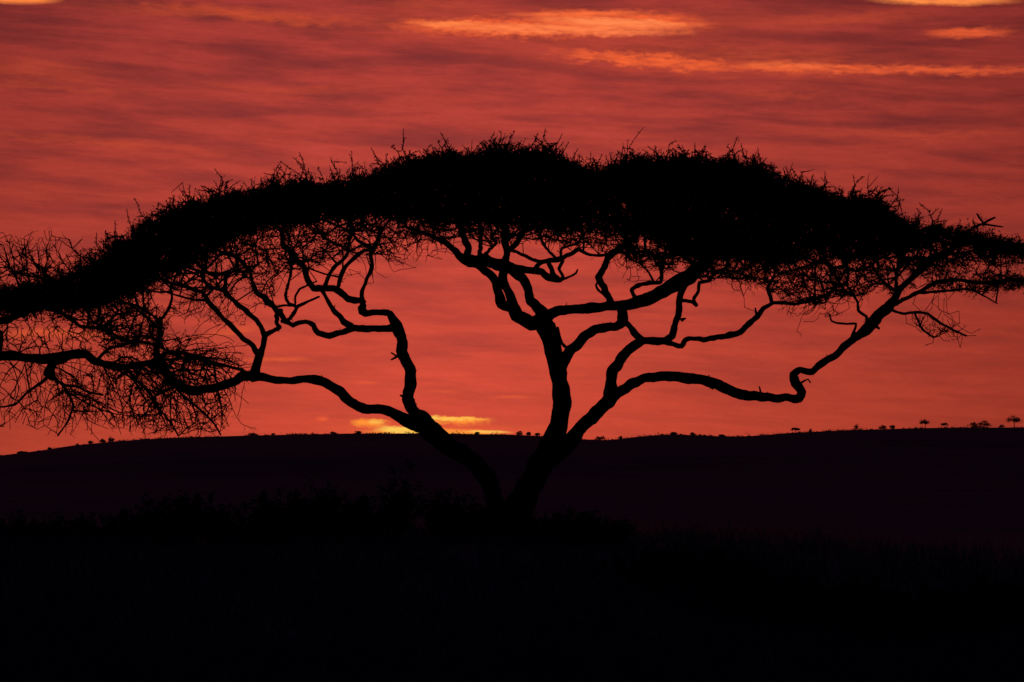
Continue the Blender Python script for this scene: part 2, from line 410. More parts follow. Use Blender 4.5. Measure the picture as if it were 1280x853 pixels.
# ------------------------------------------------------------------ the big acacia: traced wood
# each entry: name, depth at start, depth at end, first fraction that may sprout, points (px, py, width px)
TRUNK = [
 ('trunk', 0, 0, 2, [(634, 700, 62), (634, 672, 50), (640, 650, 42), (650, 630, 36), (664, 605, 32), (676, 580, 30), (687, 558, 27), (693, 545, 25), (699, 527, 23),
                     (702, 507, 22), (701, 485, 22), (697, 465, 22), (691, 440, 22), (687, 422, 23), (680, 407, 25), (678, 398, 20)]),
 ('trunk', 0, -.6, 2, [(636, 668, 36), (625, 645, 26), (618, 625, 22), (611, 600, 22), (592, 577, 22), (562, 559, 23), (542, 542, 27), (527, 526, 24)]),
]
LIMBS = [
 # left stem
 ('limb', -.6, -.9, 2, [(531, 530, 24), (518, 516, 15), (510, 498, 15), (514, 480, 15), (513, 465, 15), (507, 452, 15), (503, 438, 15), (502, 420, 14), (496, 407, 15), (489, 398, 11), (486, 390, 8.5)]),
 ('limb', -.9, -1.1, 2, [(486, 391, 8.5), (472, 391, 8), (460, 392.5, 9), (453, 390, 11), (454, 381, 9)]),
 ('limb', -1.1, -2.4, .5, [(454, 384, 9), (452.5, 370, 5.5), (455, 357, 5), (462, 342, 5), (465, 330, 5), (464, 315, 6), (472, 300, 5), (478, 286, 4)]),
 ('branch', -2.2, -3.4, .3, [(462, 310, 5), (448, 301, 4), (441, 292, 4), (438, 278, 4)]),
 ('branch', -2.2, -2.0, .6, [(464, 313, 4), (455, 314, 5), (440, 325, 5), (430, 337, 6), (426, 347, 6), (424, 357, 5), (420, 362, 5)]),
 ('limb', -1.1, -.6, .7, [(455, 380, 9), (450, 376, 8), (435, 374, 8), (425, 366, 8), (417, 361, 8), (405, 360, 9), (392, 361, 9), (385, 349, 8), (379, 335, 8), (366, 320, 8), (355, 306, 7), (352, 292, 6)]),
 ('branch', -.6, 1.8, .4, [(406, 360, 6), (412, 343, 5), (420, 332, 5), (433, 320, 4.5), (436, 306, 4), (440, 290, 4)]),
 ('branch', -.7, -.6, 2, [(401, 361, 6), (406, 369, 5), (413, 381, 5.5), (421, 392, 7), (430, 403, 8), (440, 411, 9)]),
 ('limb', -.9, .6, 2, [(496, 409, 12), (480, 411, 9), (460, 411, 8.5), (440, 411, 8.5), (430, 415, 8), (412, 420, 7.5), (398, 416, 7), (391, 407, 6.5), (382, 402, 5.5), (366, 407, 6)]),
 ('limb', .6, 2.6, .5, [(367, 407, 6), (357, 401, 7), (350, 392, 7.5), (341, 382, 7), (331, 373, 7.5), (321, 366, 6), (316, 354, 4.5), (313, 340, 4)]),
 ('branch', .6, 1.4, .5, [(352, 402, 5), (362, 399, 4.5), (373, 383, 4.5), (385, 377, 3.5), (399, 371, 3)]),
 ('branch', 1.0, 2.8, .4, [(372, 384, 4.5), (360, 379, 4), (357, 370, 4), (359, 360, 3.5), (363, 346, 3)]),
 ('branch', 1.0, 0.2, .6, [(369, 381, 3), (369, 371, 3), (374, 362, 3), (386, 356, 2.5), (396, 352, 2)]),
 ('branch', 1.0, -0.2, .6, [(372, 383, 3), (357, 382, 3), (345, 383, 3), (330, 380, 2)]),
 # long low limb to the left
 ('limb', -.6, -2.6, .82, [(527, 529, 22), (507, 525, 16), (490, 515, 12.5), (475, 512, 11.5), (455, 511, 12), (440, 504, 12.5), (425, 490, 12.5), (405, 477, 12), (385, 474, 11), (365, 477, 9.5), (345, 475, 9.5),
                         (323, 470, 12), (305, 471, 13), (292, 477, 12), (266, 485, 11), (244, 488, 12), (228, 486, 12), (213, 473, 12), (203, 459, 11), (197, 448, 10), (195, 433, 6.5), (200, 416, 5.5), (201, 400, 5)]),
 ('branch', -2.6, -3.4, .3, [(201, 402, 5), (191, 395, 3.5), (180, 388, 3.5), (166, 381, 3), (150, 378, 3)]),
 ('branch', -2.6, -2.6, .6, [(201, 400, 4), (211, 386, 3.5), (215, 373, 3), (213, 360, 3)]),
 ('limb', -1.9, -1.9, 2, [(316, 474, 18), (320, 459, 12), (324, 443, 10), (329, 431, 7.5), (331, 418, 7.5)]),
 ('branch', -1.9, -3.6, .55, [(324, 445, 8), (315, 432, 7), (300, 419, 6.5), (287, 406, 6.5), (272, 391, 6.5), (262, 379, 6.5), (253, 367, 5.5), (238, 361, 4.5), (222, 356, 4), (205, 352, 3)]),
 ('branch', -3.2, -4.2, .5, [(259, 376, 3.5), (243, 375, 3), (230, 372, 3), (216, 368, 2.5), (200, 362, 2)]),
 ('branch', -1.9, -.4, .55, [(331, 420, 7), (321, 401, 6.5), (305, 387, 6.5), (290, 375, 6), (281, 365, 5.5), (266, 360, 4.5), (255, 351, 4)]),
 ('branch', -.6, .8, .3, [(282, 366, 5), (282, 353, 5), (284, 340, 4)]),
 ('branch', -1.9, .6, 2, [(331, 418, 7), (344, 413, 5.5), (350, 410, 5), (346, 404, 5.5), (346, 394, 6), (351, 388, 6)]),
 # right main stem
 ('limb', 0, -.5, 2, [(677, 401, 20), (663, 405, 19), (648, 395, 17), (641, 378, 13), (633, 361, 10), (628, 346, 11), (631, 334, 10)]),
 ('limb', -.4, -1.8, .75, [(640, 386, 10), (628, 380, 13), (624, 367, 11.5), (620, 352, 11), (611, 342, 10), (597, 332, 11), (581, 325, 12), (571, 315, 9), (556, 303, 6.5), (542, 297, 5.5), (526, 290, 4.5), (508, 284, 4)]),
 ('limb', 0, 1.0, 2, [(679, 400, 16), (676, 388, 16), (663, 377, 12), (660, 362, 11), (653, 348, 12), (640, 338, 14)]),
 ('limb', .8, .8, 2, [(583, 322, 8), (597, 325, 13), (617, 328, 16), (632, 334, 15), (650, 337, 11), (666, 338, 9), (678, 341, 9), (686, 347, 9), (700, 351, 6)]),
 ('limb', .8, .6, .5, [(631, 334, 13), (633, 318, 9.5), (632, 304, 9.5), (632, 290, 10), (630, 270, 8), (634, 252, 6)]),
 ('limb', -1.6, -3.4, .5, [(582, 324, 10), (586, 310, 8.5), (578, 293, 8.5), (575, 280, 7), (568, 262, 5)]),
 ('branch', .2, 2.8, .4, [(599, 326, 7), (600, 313, 5.5), (601, 293, 6), (599, 278, 5)]),
 ('branch', .6, 3.4, .4, [(634, 316, 6), (644, 306, 6.5), (651, 295, 6), (660, 278, 5)]),
 ('branch', .6, -2.2, .4, [(604, 324, 5), (612, 312, 4), (620, 304, 4), (614, 297, 3.5), (622, 287, 3.5)]),
 ('branch', .8, 2.6, .3, [(668, 337, 7), (674, 330, 6), (684, 326, 6.5), (697, 325, 6.5), (712, 319, 6), (723, 312, 6), (738, 319, 4), (757, 319, 3.5), (772, 312, 3)]),
 ('branch', .7, 2.2, .4, [(634, 312, 4), (645, 315, 4), (656, 320, 4.5), (672, 327, 4.5), (684, 326, 4)]),
 ('branch', 1.9, -.6, .3, [(697, 325, 4), (687, 315, 3.5), (678, 304, 3.5), (675, 292, 3)]),
 ('branch', 2.0, 4.0, .3, [(701, 323, 4), (702, 311, 3.5), (720, 305, 3), (730, 294, 3)]),
 ('branch', 1.6, 1.0, .7, [(686, 330, 6), (691, 341, 7), (700, 351, 6), (704, 346, 4), (699, 336, 4), (704, 326, 4)]),
 ('branch', .8, .2, -.8, [(700, 351, 4), (710, 347, 3), (720, 342, 2.5), (722, 337, 2)]),
 ('limb', 0, .3, .8, [(678, 400, 20), (688, 392, 15), (703, 387.5, 13), (727, 385, 12.5), (752, 384, 12.5), (775, 382.5, 13), (795, 379, 15), (815, 371, 17), (832, 362, 19), (850, 352, 20), (868, 340, 17), (890, 322, 12), (912, 300, 9)]),
 ('limb', .2, 2.6, .65, [(765, 382, 10), (761, 374, 8), (755, 360, 8.5), (749, 347, 8.5), (756, 331, 8), (763, 319, 8.5), (776, 310, 8), (788, 302, 7), (800, 288, 5)]),
 ('branch', .3, .2, 2, [(758, 372, 4), (748, 362, 3.5), (745, 356, 3), (749, 350, 3)]),
 ('branch', .3, -1.6, .5, [(794, 372, 6), (789, 363, 5.5), (799, 356, 6), (812, 354, 5), (826, 353, 4.5), (827, 337, 5), (828, 322, 4)]),
 ('limb', 0, .2, 2, [(700, 462, 16), (706, 449, 14), (715, 437, 13), (727, 425, 13), (740, 414, 12.5), (755, 410, 11), (770, 407, 12), (778, 402, 13), (777, 388, 13)]),
 ('branch', 0, -.3, 2, [(714, 437, 5), (708, 435, 4.5), (702, 430, 4.5), (699.5, 420, 4), (697, 409, 3)]),
 ('branch', .2, .5, 2, [(779, 402, 9), (786, 407, 7.5), (793, 416, 8), (801, 425, 10)]),
 ('limb', 0, .6, 2, [(676, 588, 20), (694, 570, 22), (712, 553, 21), (727, 536, 17), (740, 522, 17), (752, 510, 16), (763, 497, 18), (764, 480, 15), (766, 463, 14.5), (775, 451, 14), (784, 439, 13), (795, 430, 12), (803, 426, 10)]),
 ('limb', .6, 1.4, .8, [(800, 426, 10), (817, 426, 10), (832, 426, 9), (841, 420, 9), (843, 407, 8.5), (849, 394, 8), (849, 380, 8), (854, 362, 8), (860, 345, 8)]),
 ('branch', 1.3, 3.0, .6, [(852, 376, 5), (865, 377, 4.5), (870, 382, 5), (867, 374, 4), (873, 364, 4.5), (874, 354, 4.5), (886, 351, 4), (896, 340, 4), (912, 333, 3)]),
 ('limb', .8, 3.6, .85, [(830, 427, 8), (840, 430, 6.5), (852, 433, 6.5), (856, 426, 6), (862, 423, 6), (880, 425, 7), (900, 421, 7), (918, 418, 8), (934, 408, 8), (947, 395, 7), (956, 385, 6), (966, 379, 5), (980, 379, 4.5), (997, 380, 4.5), (1012, 376, 4), (1030, 370, 4)]),
 ('branch', 3.4, 4.4, .3, [(966, 379, 5), (962, 369, 5), (960, 358, 4.5), (968, 346, 4)]),
 ('limb', .2, -1.2, .95, [(762, 500, 14), (773, 491, 14), (790, 480, 12.5), (807, 473, 12), (827, 470, 12.5), (852, 472, 13.5), (877, 475, 13.5), (895, 480, 13.5), (915, 490, 13.5), (935, 495, 12.5), (965, 497, 11), (985, 498.5, 10.5), (998, 498, 11.5),
                     (1001, 490, 11.5), (994, 478, 11.5), (991, 468, 10.5), (1000, 464, 8.5), (1015, 464, 8.5), (1027, 455, 9), (1042, 445, 9.5), (1060, 430, 9.5), (1073, 419, 10)]),
 ('limb', -1.2, -2.0, .45, [(1070, 421, 9.5), (1085, 410, 15), (1097, 396, 13), (1110, 385, 12.5), (1118, 374, 10), (1124, 362, 8), (1137, 350, 7), (1150, 337, 10), (1172, 320, 8), (1196, 308, 6), (1225, 300, 4)]),
 ('branch', -1.6, -3.4, .3, [(1122, 366, 4), (1107, 355, 3.5), (1098, 345, 3), (1090, 330, 3)]),
 ('branch', -1.6, .6, .4, [(1122, 366, 5), (1120, 352, 4.5), (1121, 338, 4), (1128, 322, 4)]),
 ('branch', -1.5, -3.0, .2, [(1112, 384, 9), (1125, 377, 6), (1140, 370, 5.5), (1155, 362, 5.5), (1172, 353, 5), (1197, 350, 4.5), (1222, 354, 5), (1247, 352, 5), (1268, 350, 4), (1290, 352, 3)]),
 ('branch', -2.0, -3.8, .2, [(1150, 366, 4), (1172, 365, 3.5), (1195, 362, 3.5), (1212, 362, 3), (1226, 368, 2.2), (1247, 380, 1.2)]),
 ('branch', -1.4, -.4, -.2, [(1112, 386, 5), (1120, 390, 3.5), (1132, 392, 3.5), (1145, 390, 3.5), (1160, 392, 3.5), (1172, 402, 3.5), (1190, 412, 3), (1208, 420, 2.5)]),
 ('branch', -1.0, .6, -.2, [(1143, 390, 3), (1147, 400, 3), (1153, 412, 3), (1167, 422, 2.5)]),
 ('branch', -1.3, -2.4, .3, [(1084, 408, 5), (1083, 396, 4), (1073, 388, 4), (1072, 378, 3.5), (1066, 368, 3.5), (1058, 356, 3)]),
 ('branch', -1.2, -.2, -.3, [(1062, 428, 4), (1067, 415, 3.5), (1070, 405, 3), (1055, 405, 3), (1040, 402, 2.5), (1037, 393, 2.5)]),
 ('branch', -1.3, -1.5, 2, [(1087, 404, 5), (1093, 408, 4), (1099, 411, 3.5)]),
]
# top and bottom outlines of the solid crown
TOP = [(100, 345), (125, 325), (159, 290), (187, 276), (212, 264), (243, 258), (274, 249), (302, 241), (327, 237), (359, 232), (390, 233), (421, 229), (452, 221), (480, 212), (502, 204), (534, 196), (580, 190), (640, 187), (690, 193),
       (709, 203), (734, 212), (752, 214), (768, 206), (799, 198), (843, 199), (880, 202), (915, 201), (955, 210), (971, 227), (996, 232), (1021, 238), (1052, 252), (1077, 251), (1109, 264), (1127, 274), (1140, 278), (1172, 286),
       (1205, 288), (1235, 297), (1262, 303), (1290, 315)]
BOT = [(100, 372), (150, 368), (190, 350), (240, 336), (292, 298), (330, 288), (380, 282), (442, 272), (505, 276), (555, 282), (600, 280), (640, 284), (690, 294), (740, 292), (777, 297), (815, 304), (835, 318), (860, 328), (885, 332), (915, 330), (960, 335), (1000, 325),
       (1035, 322), (1070, 328), (1110, 316), (1160, 312), (1210, 310), (1262, 309), (1290, 320)]
TOP = [(a, b + (4 if 430 < a < 980 else 2)) for a, b in TOP]
def interp(T, x): return np.interp(x, [p[0] for p in T], [p[1] for p in T])
def ry(px, R=6.2, c=660, w=640): return R * np.sqrt(np.clip(1 - ((px - c) / w) ** 2, 0.06, 1))

def in_poly(x, y, P):
    ins = np.zeros(len(x), bool); n = len(P)
    for i in range(n):
        x1, y1 = P[i]; x2, y2 = P[(i + 1) % n]
        c = ((y1 > y) != (y2 > y)) & (x < (x2 - x1) * (y - y1) / ((y2 - y1) or 1e-9) + x1)
        ins ^= c
    return ins
def poly_points(P, n, y0, y1, yc=None):
    P = [tuple(p) for p in P]
    xs = [p[0] for p in P]; ys = [p[1] for p in P]
    out = []
    while len(out) < n:
        x = rng.uniform(min(xs), max(xs), n * 2); y = rng.uniform(min(ys), max(ys), n * 2)
        k = in_poly(x, y, P)
        for a, b in zip(x[k], y[k]):
            out.append((a, b, rng.uniform(y0, y1)))
            if len(out) >= n: break
    return out
def world(pts): return np.array([at(*p) for p in pts])

class Wood:
    """greedy growth of branches from limb nodes towards crown points"""
    def __init__(self):
        self.P, self.par, self.path, self.leafy = [], [], [], []
    def seed(self, C, f0):
        n = len(C)
        for i in range(int(n * f0), n):
            if f0 >= 1: break
            self.P.append(C[i, :3]); self.par.append(-1); self.path.append(0.0); self.leafy.append(-1)
    def grow(self, pts, kinds, bf=0.35, batch=160, step=0.22, jit=0.16, sag=0.0, maxd=3.0, k=10):
        pts = np.asarray(pts); kinds = np.asarray(kinds)
        kd = kdtree.KDTree(len(self.P))
        for i, p in enumerate(self.P): kd.insert(p, i)
        kd.balance()
        d = np.array([kd.find(p)[2] for p in pts])
        order = np.argsort(d + rng.uniform(0, .35, len(d)))
        pts, kinds = pts[order], kinds[order]
        i = 0; n = len(pts)
        while i < n:
            b = int(min(batch, max(25, len(self.P) * .12)))
            kd = kdtree.KDTree(len(self.P))
            for j, p in enumerate(self.P): kd.insert(p, j)
            kd.balance()
            for q, kn in zip(pts[i:i + b], kinds[i:i + b]):
                best, bc = -1, 1e9
                for co, j, dd in kd.find_n(q, k):
                    c = dd + bf * self.path[j]
                    if c < bc: best, bc, bd = j, c, dd
                if bd > maxd: continue
                a = np.array(self.P[best]); m_ = max(1, int(bd / step)); prev = best
                side = rng.normal(size=3) * bd * jit
                side2 = rng.normal(size=3) * min(bd, 1.2) * jit * .55; side3 = rng.normal(size=3) * min(bd, 1.0) * jit * .3
                for s in range(1, m_ + 1):
                    t = s / m_
                    p = a + (q - a) * t + side * (4 * t * (1 - t)) * .5 + side2 * math.sin(6.283 * t) + side3 * math.sin(12.566 * t)
                    p[2] -= sag * bd * 4 * t * (1 - t) * .25
                    if s < m_: p = p + rng.normal(size=3) * step * .13
                    self.P.append(p); self.par.append(prev)
                    self.path.append(self.path[prev] + bd / m_); self.leafy.append(-2 if s < m_ else int(kn))
                    prev = len(self.P) - 1
            i += b
    def shoot(self, start, end, arch, wob=.03):
        a = np.array(self.P[start]); n = max(4, int(np.linalg.norm(end - a) / .09)); prev = start
        d = np.linalg.norm(end - a); ph = rng.uniform(0, 6.28, 3); fr = rng.uniform(5, 11, 3)
        side = np.array(arch) * d
        for s in range(1, n + 1):
            t = s / n
            p = a + (end - a) * t + side * (4 * t * (1 - t)) + wob * d * t * np.sin(fr * t + ph) + rng.normal(size=3) * .006
            self.P.append(p); self.par.append(prev); self.path.append(self.path[prev] + d / n)
            self.leafy.append(3 if rng.random() < .5 else -2); prev = len(self.P) - 1
    def segments(self, rtip=0.006, pw=2.5, rmax=0.05):
        n = len(self.P); cnt = np.zeros(n); par = np.array(self.par)
        haschild = np.zeros(n, bool)
        for i in range(n - 1, -1, -1):
            if par[i] >= 0:
                if cnt[i] == 0: cnt[i] = 1
                cnt[par[i]] += cnt[i]; haschild[par[i]] = True
        r = np.minimum(rtip * np.maximum(cnt, 1) ** (1 / pw), rmax)
        e = np.where(par >= 0)[0]
        P = np.array(self.P)
        ra = np.where(par[par[e]] >= 0, r[par[e]], r[e] * 1.15)
        self.r = r; self.tips = np.where((par >= 0) & ~haschild)[0]
        return P[par[e]], P[e], np.minimum(ra, r[e] * 1.8), r[e]

def unit(a): return a / (np.linalg.norm(a, axis=-1, keepdims=True) + 1e-9)

def spurs(P, length, bias, spread, r, nseg=2, forks=0.0, bend=0.5):
    """short crooked shoots from points P -> segment arrays and sample points along them"""
    n = len(P)
    d = unit(rng.normal(size=(n, 3)) * spread + bias)
    L = length * rng.uniform(.5, 1.4, n)
    A, B, RA, RB, S = [], [], [], [], []
    p = P
    for s in range(nseg):
        d2 = unit(d + rng.normal(size=(n, 3)) * bend * .5)
        q = p + d2 * (L / nseg)[:, None]
        A.append(p); B.append(q)
        RA.append(np.full(n, r * (1 - s / nseg * .6))); RB.append(np.full(n, r * (1 - (s + 1) / nseg * .6)))
        S.append((p, q))
        if forks > 0:
            kx = rng.random(n) < forks
            f = unit(d2[kx] + rng.normal(size=(kx.sum(), 3)) * .9)
            qq = q[kx] + f * (L[kx] * .42)[:, None]
            A.append(q[kx]); B.append(qq); RA.append(np.full(kx.sum(), r * .7)); RB.append(np.full(kx.sum(), r * .4))
            S.append((q[kx], qq))
        p, d = q, d2
    return np.vstack(A), np.vstack(B), np.concatenate(RA), np.concatenate(RB), S

def leaf_along(S, per, rad):
    out = []
    for a, b in S:
        for _ in range(per):
            t = rng.random((len(a), 1)) * 1.05
            out.append(a + (b - a) * t + rng.normal(size=a.shape) * rad)
    return np.vstack(out)

LIMBS += [
 ('branch', -.8, -1.0, 2, [(505, 446, 5), (497, 446, 3.5), (489, 450, 2)]),
 ('branch', -.8, -.7, 2, [(500, 446, 3), (494, 444, 2.5), (489, 441, 2)]),
 ('branch', -.7, -.7, 2, [(512, 500, 7), (504, 496, 4), (500, 494, 2)]),
 ('branch', -.2, -.2, 2, [(951, 493, 3), (950, 488, 2.5), (949, 483, 1.5)]),
 ('branch', -1.0, -1.2, 2, [(998, 482, 3), (1004, 477, 2.5), (1010, 474, 2), (1013, 479, 1.5)]),
 ('branch', 2.5, 2.4, 2, [(946, 396, 4), (945, 390, 3), (944, 385, 2)]),
 ('branch', -.3, -.3, 2, [(887, 478, 3), (886, 472, 2.5), (886, 469, 1.5)]),
 ('branch', .2, .2, 2, [(888, 479, 4), (889, 484, 3), (891, 487, 2)]),
 ('branch', -2.0, -2.2, 2, [(1206, 298, 4), (1216, 285, 3.5), (1229, 279, 3), (1224, 273, 3), (1221, 267, 2)]),
 ('branch', -2.1, -2.3, 2, [(1228, 280, 3), (1236, 276, 3.5), (1244, 272, 2.5)]),
 ('branch', -2.1, -2.0, 2, [(1228, 280, 3), (1240, 282, 2.5), (1254, 284, 1.5)]),
 ('branch', .8, .7, 2, [(852, 400, 5), (854, 399, 4), (857, 398, 2)]),
]
LATE = []
def build_wood(entries, parent, wood, name_over=None):
    made = []
    for i, (nm, d0, d1, f0, pts) in enumerate(entries):
        xy = np.array([(p[0], p[1]) for p in pts], float)
        s = np.concatenate([[0], np.cumsum(np.linalg.norm(np.diff(xy, axis=0), axis=1))]); s /= s[-1]
        rows = []
        for (px, py, w), t in zip(pts, s):
            y = d0 + (d1 - d0) * t
            rows.append((*at(px, py, y), w * .5 * PXM * (DIST + y) / DIST))
        C = catmull(rows, 0.05)
        big = pts[0][2] > 9
        V, F = tube(C, 12 if big else 8, 0.17 if big else 0.24, seed=i * 1.37, wob=.5)
        parts = [(V, F)]
        # small snags and thorny stubs on the wood
        m_ = int(len(C) * (.32 if big else .25))
        if m_ and nm != 'trunk':
            idx = rng.integers(1, len(C) - 1, m_)
            dd = unit(rng.normal(size=(m_, 3)))
            l = C[idx, 3] + rng.uniform(.004, .05, m_) ** 1.0
            parts.append(prisms(C[idx, :3], C[idx, :3] + dd * l[:, None], np.minimum(C[idx, 3] * .5, .022), np.full(m_, .003), 4))
        V, F = merge(parts)
        o = link_mesh(nm, V, F, BARK, parent, smooth=True)
        made.append(o)
        if f0 >= 0: wood.seed(C, f0)
        else: LATE.append((C, -f0))
    return made

base = at(634, 668, 0)
tree = tag(empty('acacia_tree', (base[0], base[1], gz(base[0], base[1]))),
           'large black umbrella thorn acacia with wide flat crown and crooked spreading limbs', 'tree')
W = Wood()
trunk_entries = TRUNK
# both basal stems are one trunk mesh
def tube_of(e, seed):
    nm, d0, d1, f0, pts = e
    rows = [(*at(px, py, d0 + (d1 - d0) * k / (len(pts) - 1)), w * .5 * PXM) for k, (px, py, w) in enumerate(pts)]
    return tube(catmull(rows, .06), 18, .12, seed, .4)
tv, tf = merge([tube_of(TRUNK[0], 0.3), tube_of(TRUNK[1], 5.1)])
link_mesh('trunk', tv, tf, BARK, tree, smooth=True)
build_wood(LIMBS, tree, W)

# crown points: solid canopy
def canopy_points(n, x0, x1, TOPL, BOTL, ryf, top_share=0.35):
    out = []; kinds = []
    # columns weighted by thickness
    xs = rng.uniform(x0, x1, n * 3)
    tp, bt = interp(TOPL, xs), interp(BOTL, xs)
    keep = rng.random(len(xs)) < (bt - tp + 14) / 140
    xs, tp, bt = xs[keep][:n], tp[keep][:n], bt[keep][:n]
    for x, t, b in zip(xs, tp, bt):
        R = ryf(x); y = R * rng.uniform(-1, 1) * rng.uniform(.55, 1); q = abs(y) / R
        mid = (t + b) / 2
        tt = t + 7 * mnoise.noise(Vector((x * .045, y * .5, 0))) + 6 * mnoise.noise(Vector((x * .14, y, 7))) + (mid - t) * q * q * .8; bb = b - (b - mid) * q * q * .2
        if x < 215 and rng.random() < .22 and y < .5 * R: continue
        if x > 1090 and rng.random() < min(.60, (x - 1090) / 110): continue
        if mnoise.noise(Vector((x * .035, y * .25, 3))) > .22: tt += 9
        if rng.random() < top_share:
            yy = tt + rng.uniform(0, 10) ; kn = 2
        else:
            yy = rng.uniform(min(tt, bb - 1), bb); kn = 1
        out.append((x, yy, y)); kinds.append(kn)
    return out, kinds
pts, kinds = canopy_points(11200, 118, 1284, TOP, BOT, ry, .30)
# ragged lacework under the canopy: polygons in the photo, counts
LACE = [
 ([(150, 350), (240, 335), (292, 298), (380, 284), (440, 280), (400, 335), (345, 345), (290, 350), (230, 358), (180, 372)], 520, 4.0),
 ([(292, 295), (400, 280), (420, 300), (392, 330), (330, 345), (290, 340)], 260, 4.0),
 ([(395, 278), (560, 280), (560, 298), (520, 310), (470, 320), (430, 322), (395, 330)], 330, 4.0),
 ([(430, 272), (500, 274), (500, 285), (440, 288)], 60, 3.0),
 ([(500, 274), (600, 280), (660, 288), (690, 296), (640, 306), (560, 302), (500, 300)], 300, 4.5),
 ([(690, 292), (790, 296), (800, 316), (760, 318), (720, 308), (680, 304)], 200, 4.0),
 ([(780, 296), (850, 325), (846, 340), (800, 334), (775, 320)], 240, 3.5),
 ([(860, 326), (960, 335), (960, 356), (900, 348), (868, 350)], 300, 4.0),
 ([(950, 325), (1040, 320), (1110, 316), (1130, 340), (1080, 372), (1030, 372), (960, 362)], 700, 4.0),
 ([(960, 360), (1040, 370), (1030, 384), (980, 378)], 90, 3.0),
 ([(1110, 312), (1200, 310), (1262, 310), (1262, 322), (1200, 330), (1140, 345)], 260, 2.6),
 ([(1110, 270), (1200, 288), (1290, 305), (1290, 318), (1200, 312), (1110, 315)], 420, 2.6),
 ([(1120, 318), (1200, 316), (1270, 322), (1285, 330), (1230, 336), (1140, 345)], 260, 2.4),
 ([(1240, 300), (1285, 306), (1300, 318), (1250, 322)], 120, (-3.5, 0)),
 ([(1150, 340), (1230, 338), (1290, 345), (1290, 360), (1220, 368), (1160, 362)], 330, (-4.0, -1.3)),
 ([(1230, 342), (1280, 344), (1285, 358), (1235, 360)], 90, (-4.2, -2.2)),
 ([(1240, 300), (1290, 310), (1300, 322), (1250, 320)], 70, 1.4),
 ([(215, 360), (300, 352), (292, 372), (240, 376)], 80, 2.5),
 ([(300, 345), (350, 345), (345, 370), (310, 365)], 40, 2.0),
 ([(1095, 360), (1130, 345), (1150, 362), (1110, 372)], 40, 1.5),
]
for poly, n, dep in LACE:
    lo, hi = dep if isinstance(dep, tuple) else (-dep, dep)
    p = poly_points(poly, n, lo, hi)
    pts += p; kinds += [0] * len(p)
W.grow(world(pts), kinds, bf=.22, jit=.20, k=12)
# dangling loose twigs under the canopy
HANG = [(1150, 400, 26), (1180, 408, 30), (1200, 415, 16), (487, 318, 30), (520, 320, 25), (1000, 385, 20), (1015, 398, 12), (925, 350, 14), (945, 358, 14), (790, 345, 10), (230, 385, 20), (250, 395, 20), (280, 400, 14), (780, 330, 14), (1165, 415, 16), (1190, 418, 14), (1050, 388, 12), (320, 380, 10), (445, 345, 6)]
hp = []
for C_, f_ in LATE: W.seed(C_, f_)
for x, y, n in HANG:
    for _ in range(n):
        hp.append((x + rng.normal() * 16, y + rng.normal() * 6, rng.uniform(-2.5, 2.5)))
W.grow(world(hp), [3] * len(hp), bf=.5, jit=.2, step=.12, sag=.3, k=12, maxd=.75)

def make_crown(wood, parent, rtip, leaf_size=.056, spur_r=.006, per=6, top_bias=(0, 0, 1.0), rmax=.045):
    A, B, RA, RB = wood.segments(rtip, 2.6, rmax)
    P = np.array(wood.P); kn = np.array(wood.leafy)
    parts = [prisms(A, B, RA, RB, 4)]
    lp = []
    lsz = []
    def add(sel, length, bias, spread, r, nseg, forks, bend, leafper, lrad, lsize=None):
        if len(sel) == 0: return
        a, b, ra, rb, S = spurs(P[sel], length, np.array(bias), spread, r, nseg, forks, bend)
        parts.append(prisms(a, b, ra, rb, 3))
        if leafper:
            lp.append(leaf_along(S, leafper, lrad)); lsz.append(np.full(len(lp[-1]), lsize or leaf_size))
    k1 = np.where(kn == 1)[0]; k2 = np.where(kn == 2)[0]; k0 = np.where(kn == 0)[0]; k3 = np.where(kn == 3)[0]
    mid = np.where(kn == -2)[0]
    add(np.repeat(k1, 3), .20, (0, 0, .4), .8, spur_r, 2, .4, .8, 4, .032)
    add(np.repeat(k2, 2), .20, (0, 0, .7), .65, spur_r * 1.5, 3, .5, 1.0, 5, .014, .042)
    lg = k2[[rng.random() < .30 + .9 * mnoise.noise(Vector((p[0] * 1.3, p[1] * .6, 4))) for p in P[k2]]]
    add(lg, .42, (0, 0, .7), .62, spur_r * 2.7, 4, .8, 1.0, 10, .016, .042)
    vl = k2[rng.random(len(k2)) < .02]
    add(vl, .50, (0, 0, 1.1), .62, spur_r * 2.2, 5, .7, .9, 7, .011, .034)
    kl = rng.random(len(k0)) < .45
    add(np.repeat(k0[kl], 2), .14, (0, 0, .15), .8, spur_r * .8, 2, .3, .9, 2, .014, .045)
    add(k0[~kl], .16, (0, 0, .05), .9, spur_r * .7, 2, .4, .9, 0, 0)
    add(k3, .12, (0, 0, -.2), .8, spur_r * .6, 2, .3, .9, 0, 0)
    add(mid[rng.random(len(mid)) < .22], .07, (0, 0, 0), 1., spur_r * .6, 1, 0, .5, 0, 0)
    V, F = merge(parts)
    cr = tag(link_mesh('crown', V, F, TWIG, parent), kind='stuff')
    L_ = np.vstack(lp)
    V, F = leaves(L_, np.concatenate(lsz))
    lv = tag(link_mesh('foliage', V, F, LEAF), kind='stuff')
    lv.parent = cr
    lv.matrix_parent_inverse.identity()
    print('crown', len(cr.data.polygons), 'leaves', len(L_), 'nodes', len(P))
    return cr
make_crown(W, tree, .0052)

